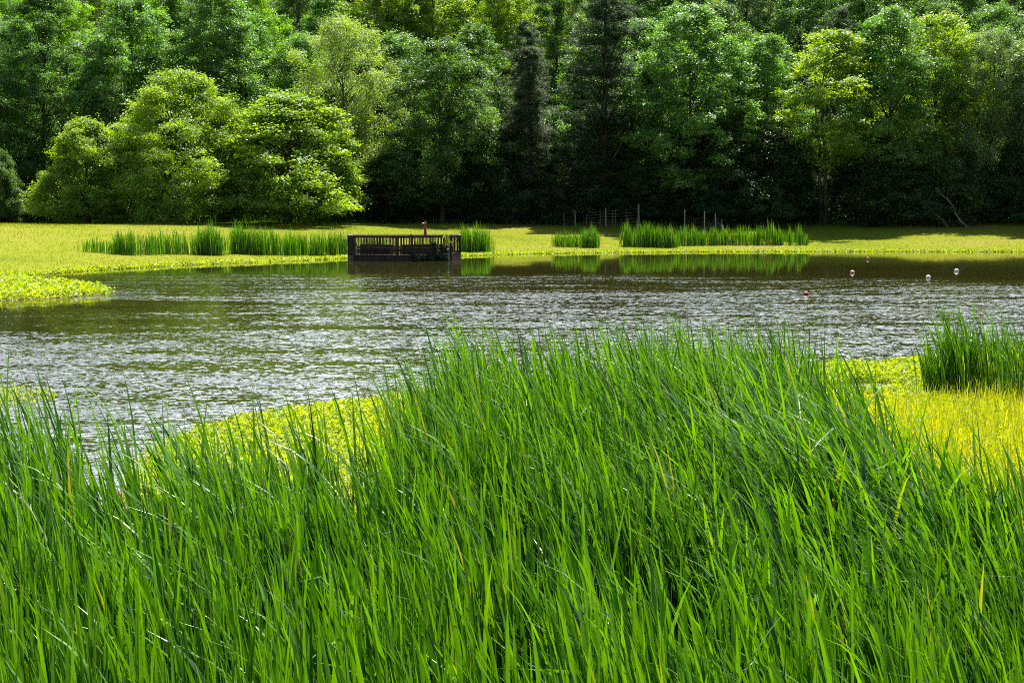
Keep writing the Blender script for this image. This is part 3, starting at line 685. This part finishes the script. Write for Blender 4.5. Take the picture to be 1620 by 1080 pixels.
rg = np.random.default_rng(61); n = 70000
x = rg.uniform(-75, 80, n); y = 152.5+rg.random(n)**1.4*60; k = np.abs(x) < y*.42; x, y = x[k], y[k]; n = len(x)
nr = unit(rg.normal(0, .6, (n, 3))+np.array([0, -.2, .8]))
V, F = leaf_quads(np.stack([x, y, height(x, y)+rg.random(n)**1.5*1.3*(.6+.4*wav(x, y, 3))], 1), nr, rg.uniform(.25, .55, n), rg.uniform(.15, .3, n), rg)
tag(mesh_obj('undergrowth', V, F, M['L_shrub'], cols=np.repeat(rg.random(n)*.95, 4)), 'dark leafy undergrowth on the forest floor under the trees', 'undergrowth', kind='stuff')
# understorey along the wood's edge
SH = [(30, 'at the left end of the field edge'), (590, 'in the shade right of the big bright group'), (650, 'in the shade above the dock, left of the ornament'), (700, 'in the shade just right of the ornament'), (745, 'in the shade under the dockside tree'),
      (800, 'under the left boughs of the grey conifer'), (865, 'left of the first fence post'), (925, 'behind the left part of the wire gate'), (985, 'behind the right part of the wire gate'),
      (1045, 'between the wire gate and the netting'), (1100, 'behind the netting posts'), (1150, 'left of the dry pinkish brush'), (1235, 'right of the dry pinkish brush'),
      (1345, 'just right of the twin stems'), (1395, 'left of the bare leaning branches'), (1440, 'where the bare leaning branches start'), (1495, 'behind the bare leaning branches'), (1550, 'right of the bare leaning branches'), (1605, 'at the right edge of the field')]
for i, (px, w_) in enumerate(SH):
    d = 152+rdm.uniform(-1, 3) if px < 1380 else 147+rdm.uniform(-1, 1.5)
    kind = 'shrubA' if i % 2 else 'shrubB'
    tall = rdm.uniform(255, 305) if px < 1380 else rdm.uniform(240, 275)
    plant(kind, px, d, tall, 'dark bushy shrub '+w_, 'L_shrub' if i % 3 else 'L_dark', cat='shrub', name='shrub', rot=rdm.uniform(0, 6), wide=rdm.uniform(1.1, 1.5), group='shrubs along the edge of the wood')
YT = [(-30, 'at the far left of the forest edge'), (612, 'between the big bright group and the dock'), (660, 'above the left half of the dock'), (735, 'under the right side of the dockside tree'), (790, 'between the dockside tree and the grey conifer'), (880, 'between the grey conifer and the tall pine'),
      (1010, 'above the wire gate'), (1065, 'above the gap between gate and netting'), (1140, 'above the right end of the netting'), (1225, 'above the dry pinkish brush'), (1370, 'right of the twin stemmed tree'), (1440, 'above the left bare branch'), (1530, 'above the right bare branch'), (1600, 'at the right end of the forest edge')]
for i, (px, w_) in enumerate(YT):  # added trees; their dark leaf colour stands in for shade under the crowns
    plant(('domeB', 'cedar', 'oakA')[(i*2+i//3) % 3], px+rdm.uniform(-8, 8), 150.5+rdm.uniform(-1, 1), rdm.uniform(175, 245), 'added young tree, leaves darkened for shade, '+w_, ('L_dark', 'L_shrub', 'L_dark', 'L_pine')[i % 4], rot=rdm.uniform(0, 6), wide=rdm.uniform(.75, 1.05), name='added_young_tree', group='dark young trees added for shade at the edge of the wood')
plant('shrubA', 1190, 149, 338, 'dry pinkish brush on the grass edge right of the netting', 'L_pinkish', cat='brush', name='brush_pile', wide=.22)

# ------------------------------------------------------------------ dock
def dock():
    D0 = 96.0
    A = Vector((xat(551, 100.2), 100.2, 0)); B = Vector((xat(560, 97.0), 97.0, 0)); C = Vector((xat(628, 95.4), 95.4, 0))
    D = Vector((xat(713, 97.4), 97.4, 0)); E = Vector((xat(727.5, 99.2), 99.2, 0)); Fb = Vector((xat(727, 102), 102.5, 0)); G = Vector((xat(553, 102), 102.5, 0))
    dk = .42; top = 1.74
    org = C.copy()
    r = empty('dock', org); tag(r, 'dark weathered wooden dock with picket railing standing in the water at the far shore', 'dock')
    up = lambda v, z: Vector((v.x-org.x, v.y-org.y, z))
    # deck
    ring = [A, B, C, D, E, Fb, G]; v = [tuple(up(p_, dk-.06)) for p_ in ring]+[tuple(up(p_, dk)) for p_ in ring]; k = len(ring)
    mesh_obj('deck', np.array(v), [tuple(range(k))[::-1], tuple(range(k, 2*k))]+[(i, (i+1) % k, k+(i+1) % k, k+i) for i in range(k)], M['wood'], r)
    sides = [(A, B), (B, C), (C, D), (D, E), (E, Fb), (Fb, G), (G, A)]
    for i, (p_, q_) in enumerate(sides):
        pan = MB(); L_ = (q_-p_).length; n_ = max(2, int(L_/(.115 if i in (1, 2) else .19)))
        dirn = (q_-p_).normalized()
        for j in range(1, n_):
            c = p_+dirn*(L_*j/n_)
            pan.bar(up(c, .36), up(c, top-.07), .052, .045)
        pan.bar(up(p_, dk+.12)+dirn*.06, up(q_, dk+.12)-dirn*.06, .05, .09); pan.bar(up(p_, top-.12)+dirn*.06, up(q_, top-.12)-dirn*.06, .05, .10)
        pan.build('railing_panel', M['wood'], r)
        tr = MB(); tr.bar(up(p_, top-.02)-dirn*.05, up(q_, top-.02)+dirn*.05, .17, .045); tr.build('handrail', M['woodgrey'], r)
        sk = MB()
        n2_ = Vector((dirn.y, -dirn.x, 0))*.055
        sk.bar(up(p_, .17)+n2_, up(q_, .17)+n2_, .04, .36); sk.build('skirt_board', M['wood'], r)
    for p_ in ring:
        ps = MB(); z1 = top-.045; c = up(p_, 0); ps.box((c.x-.06, c.y-.06, -1.0), (c.x+.06, c.y+.06, z1)); ps.build('post', M['wood'], r)
    # extra support post in the front (standing proud above the rail)
    m_ = C.lerp(D, .26); ps = MB(); c = up(m_, 0); ps.box((c.x-.05, c.y-.20, -.8), (c.x+.05, c.y-.10, top+.10)); ps.build('post', M['wood'], r)
    # benches with slatted backs inside the two front sides
    for (p_, q_) in ((B, C), (C, D)):
        dirn = (q_-p_).normalized(); nrm = Vector((-dirn.y, dirn.x, 0)); a_ = p_+dirn*.4+nrm*.18; b_ = q_-dirn*.5+nrm*.18
        bn = MB()
        for k_ in range(6): bn.bar(up(a_, dk+.08+k_*.115), up(b_, dk+.08+k_*.115), .03, .098)
        for k_ in range(3): bn.bar(up(a_+nrm*(.12+.14*k_), dk+.45), up(b_+nrm*(.12+.14*k_), dk+.45), .11, .035)
        bn.build('bench', M['wood'], r)
    bk = MB()
    for k_ in range(4): bk.bar(up(Fb, dk+.10+k_*.12)+Vector((-.5, -.3, 0)), up(G, dk+.10+k_*.12)+Vector((.5, -.3, 0)), .03, .10)
    bk.build('bench', M['wood'], r)
    # ramp back to the bank
    rm = MB(); rm.bar(up(G.lerp(Fb, .25), dk-.03)+Vector((0, .05, 0)), up(G.lerp(Fb, .25)+Vector((0, 6.5, 0)), .55), 1.4, .06); rm.build('gangway', M['wood'], r)
    # ladder: grey pole with a square step
    ld = MB(); c = up(C.lerp(D, .965), 0)+Vector((0, -.16, 0)); ld.bar(c+Vector((0, 0, -.5)), c+Vector((0, 0, top+.05)), .07, .07)
    c2 = c+Vector((-.28, 0, 0)); ld.bar(c2+Vector((0, 0, .5)), c2+Vector((0, 0, 1.1)), .05, .05)
    for z in (.62, 1.04): ld.bar(c+Vector((0, 0, z)), c2+Vector((0, 0, z)), .045, .045)
    ld.build('ladder', M['metal'], r)
    # ornament on the rail
    oc = C.lerp(D, .52); on = empty('ornament', (oc.x, oc.y, top+.004)); tag(on, 'slim rust red ornament like a long necked bird on the dock rail', 'ornament')
    prof = [(.0, 0), (.11, 0), (.115, .03), (.10, .2), (.085, .4), (.065, .58), (.05, .66), (.085, .72), (.095, .79), (.07, .86), (.03, .92), (.012, 1.0), (0, 1.02)]
    sd_ = 12; V_ = []; F_ = []
    for rr_, zz in prof:
        for j in range(sd_): V_.append((rr_*math.cos(j*6.2832/sd_), rr_*math.sin(j*6.2832/sd_), zz))
    for i in range(len(prof)-1):
        for j in range(sd_): F_.append((i*sd_+j, i*sd_+(j+1) % sd_, (i+1)*sd_+(j+1) % sd_, (i+1)*sd_+j))
    mesh_obj('body', np.array(V_), F_, M['rustred'], on, smooth=True)
    bk_ = MB(); bk_.tube([(-.06, -.02, .80), (-.14, -.04, .80), (-.24, -.06, .77)], [.05, .04, .01], 8); bk_.build('beak', M['pale'], on, smooth=True)
    # creeper on the right front
    def vine(label, spots, n, leaf, mat, seed):
        rg = np.random.default_rng(seed); s_ = np.array(spots); k = rg.integers(0, len(s_), n); u = unit(rg.normal(size=(n, 3)))
        pos = np.stack([s_[k, 0], s_[k, 1], s_[k, 2]], 1)+u*(rg.random(n)**.5)[:, None]*s_[k, 3][:, None]
        pos[:, 2] = np.maximum(pos[:, 2], .03)
        V, F = leaf_quads(pos, unit(u+rg.normal(0, .6, (n, 3))+np.array([0, -.3, .4])), leaf*rg.uniform(.6, 1.3, n), leaf*.6*rg.uniform(.6, 1.2, n), rg)
        b0 = pos.mean(0); b0[2] = 0
        return tag(mesh_obj('vine', V-b0, F, M[mat], cols=np.repeat(rg.random(n)*.95, 4), loc=tuple(b0)), label, 'vine')
    def S(f, z, r_): q_ = C.lerp(D, f)+Vector((.03, -.25, 0)); return (q_.x, q_.y, z, r_)
    vine('dark green creeper heaped against the lower right front of the dock', [S(.35, .2, .28), (S(.30, .55, .22)), S(.62, .25, .3), S(.72, .45, .4), S(.8, .35, .4), S(.88, .3, .35), S(.72, .9, .28), S(.9, .7, .25), S(.5, .15, .15), S(.68, 1.2, .18), S(.6, .5, .2)], 1500, .15, 'L_shrub', 51)
    vine('yellow green sprig of creeper hanging over the right end of the dock rail', [S(.88, 1.55, .15), S(.92, 1.3, .18), S(.86, 1.12, .13), S(.93, 1.72, .12), S(1.0, 1.25, .05)], 240, .14, 'mat', 52)
dock()

# ------------------------------------------------------------------ fences on the field
def gz(x, y): return float(height(np.array([x]), np.array([y]))[0])
def fence_gate():
    y = 148.5; x0 = xat(1010, y); r = empty('fence', (x0, y, gz(x0, y))); tag(r, 'old wire gate fence with rusty uprights and grey posts in front of the pine', 'fence')
    X = lambda px: xat(px, y)-x0
    for px, top, w in ((892, 338, .07), (909.5, 333, .12), (958, 329, .15), (1010, 323, .20)):
        m_ = MB(); x = X(px); h_ = zat(top, y)-gz(x0+x, y); b = gz(x0+x, y)-r.location.z
        m_.tube([(x+.05, 0, b-.3), (x, 0, b+h_)], [w/2*1.05, w/2*.9], 8); m_.build('post', M['post'], r)
    for (pa, pb, ta, tb) in ((928, 957, 337.5, 334), (959, 1009, 334.5, 330)):
        g = MB(); n_ = 5
        xa, xb = X(pa), X(pb); za, zb = zat(ta, y)-r.location.z, zat(tb, y)-r.location.z
        ga, gb = .12, .12
        for k in range(n_+1):
            f = k/n_; g.tube([(xa, -.12, za+(ga-za)*f), ((xa+xb)/2, -.12, (za+zb)/2+(ga-(za+zb)/2)*f-.03), (xb, -.12, zb+(gb-zb)*f)], .017, 5)
        ups = (928, 949.5) if pa < 940 else (969, 973.5, 990.5)
        for px in ups:
            x = X(px); f = (x-xa)/(xb-xa); g.tube([(x, -.12, .0), (x, -.12, za+(zb-za)*f)], .03, 6)
        g.build('gate_panel', M['rust'], r)
def fence_net():
    y = 139.0; x0 = xat(1114, y); r = empty('fence', (x0, y, gz(x0, y))); tag(r, 'three leaning posts with sagging wire netting above the far cattails', 'fence')
    P_ = []
    for px, yy, top, w, ln in ((1083.5, 141, 331, .11, .08), (1114.5, 139, 334, .11, 0), (1131.5, 141.5, 338, .11, -.1), (1142, 141, 347, .07, 0), (1149, 137.5, 362, .10, .25)):
        x = xat(px, yy)-x0; b = gz(x+x0, yy)-r.location.z; t_ = zat(top, yy)-r.location.z
        m_ = MB(); m_.tube([(x-ln, yy-y, b-.3), (x, yy-y, max(t_, b+.4))], [w/2, w/2*.9], 8); m_.build('post', M['post'], r); P_.append((x, yy-y, b, max(t_, b+.4)))
    for i, (a_, b_) in enumerate(zip(P_[:-1], P_[1:])):
        g = MB()
        for k in range(5):
            f = k/4; pts = []
            for j in range(7):
                s_ = j/6; x = a_[0]+(b_[0]-a_[0])*s_; yv = a_[1]+(b_[1]-a_[1])*s_-.08
                hi = (a_[3]-.45)*(1-s_)+(b_[3]-.45)*s_-.42*math.sin(math.pi*s_)*(1 if i < 2 else .3); lo = a_[2]*(1-s_)+b_[2]*s_+.05
                pts.append((x, yv, lo+(max(hi, lo+.08)-lo)*f))
            g.tube(pts, .007, 4)
        for j in range(1, 9):
            s_ = j/9; x = a_[0]+(b_[0]-a_[0])*s_; yv = a_[1]+(b_[1]-a_[1])*s_-.08
            hi = (a_[3]-.45)*(1-s_)+(b_[3]-.45)*s_-.42*math.sin(math.pi*s_)*(1 if i < 2 else .3); lo = a_[2]*(1-s_)+b_[2]*s_+.05
            g.tube([(x, yv, lo), (x, yv, max(hi, lo+.08))], .005, 4)
        g.build('netting', M['wire'], r)
fence_gate(); fence_net()

# ------------------------------------------------------------------ buoys
def buoy(px, py, rad, mat, band, label):
    p_ = at(px, py+3, 0); r = empty('buoy', (p_.x, p_.y, 0)); tag(r, label, 'buoy', 'round buoys floating on the pond')
    V_ = []; F_ = []; n_ = 20; m_ = 12
    for i in range(m_+1):
        a_ = math.pi*i/m_
        for j in range(n_): V_.append((rad*math.sin(a_)*math.cos(j*6.2832/n_), rad*math.sin(a_)*math.sin(j*6.2832/n_), rad*.35+rad*math.cos(a_)))
    for i in range(m_):
        for j in range(n_): F_.append((i*n_+j, (i+1)*n_+j, (i+1)*n_+(j+1) % n_, i*n_+(j+1) % n_))
    mesh_obj('float', np.array(V_), F_, M[mat], r, smooth=True)
    b = MB(); pts = [(rad*1.01*math.cos(k*.5236), rad*1.01*math.sin(k*.5236), rad*.22) for k in range(13)]; b.tube(pts, rad*.07, 5); b.build('band', M[band], r, smooth=True)
    e = MB(); e.tube([(0, 0, rad*1.3), (0, 0, rad*1.42)], [rad*.22, rad*.18], 8); e.build('eyelet', M[band], r)
buoy(1275, 464, .105, 'buoy_red', 'buoy_dark', 'bright red buoy, nearest of the five, left of the others')
buoy(1348.5, 429, .115, 'buoy_pink', 'buoy_red', 'faded pink buoy between the red one and the white ones')
buoy(1372.5, 407.5, .13, 'buoy_dark', 'buoy_pink', 'dark red buoy farthest out near the far bank')
buoy(1468.5, 437, .115, 'buoy_white', 'pale', 'nearer of the two cream white buoys')
buoy(1513, 426.5, .115, 'buoy_white', 'pale', 'cream white buoy farther right, beyond the other white one')

# ------------------------------------------------------------------ bare branches at the right
def bare(label, pts, r0, seed, twigs):
    y = 144.0; P0 = [Vector((xat(px, y+dy), y+dy, zat(py, y+dy))) for px, py, dy in pts]
    P0[0].z = gz(P0[0].x, P0[0].y)-.05
    o_ = P0[0].copy(); m_ = MB(); k = len(P0)
    m_.tube([p_-o_ for p_ in P0], [r0*(1-.8*i/(k-1)) for i in range(k)], 7)
    rd = random.Random(seed)
    for _ in range(twigs):
        i = rd.randint(1, k-1); a_ = P0[i]-o_; d_ = Vector((rd.uniform(-1, .7), rd.uniform(-.6, .3), rd.uniform(-.2, 1)))*rd.uniform(.5, 1.4)
        m_.tube([a_, a_+d_*.5+Vector((0, 0, .1)), a_+d_], [.03, .02, .008], 4)
    ob = m_.build('fallen_branch', M['barkpale'], smooth=True); ob.location = o_
    return tag(ob, label, 'branch', 'bare branches at the edge of the wood')
bare('pale bare branch arching up in front of the dark shrubs, right one of the pair', [(1532, 355, 0), (1520, 350, 0), (1512, 339, .2), (1507, 326, .3), (1498, 315, .4), (1488, 308, .4), (1480, 298, .6)], .12, 1, 7)
bare('pale twiggy bare branch, left and lower one of the pair', [(1501, 357, -.3), (1490, 347, 0), (1478, 338, 0), (1466, 326, .2), (1455, 315, .3), (1451, 302, .4)], .09, 2, 16)

print('trees', ntree[0])

for o_ in bpy.data.objects:
    if 'label' in o_ and len(o_['label'].split()) > 16: print('LONG', o_['label'])
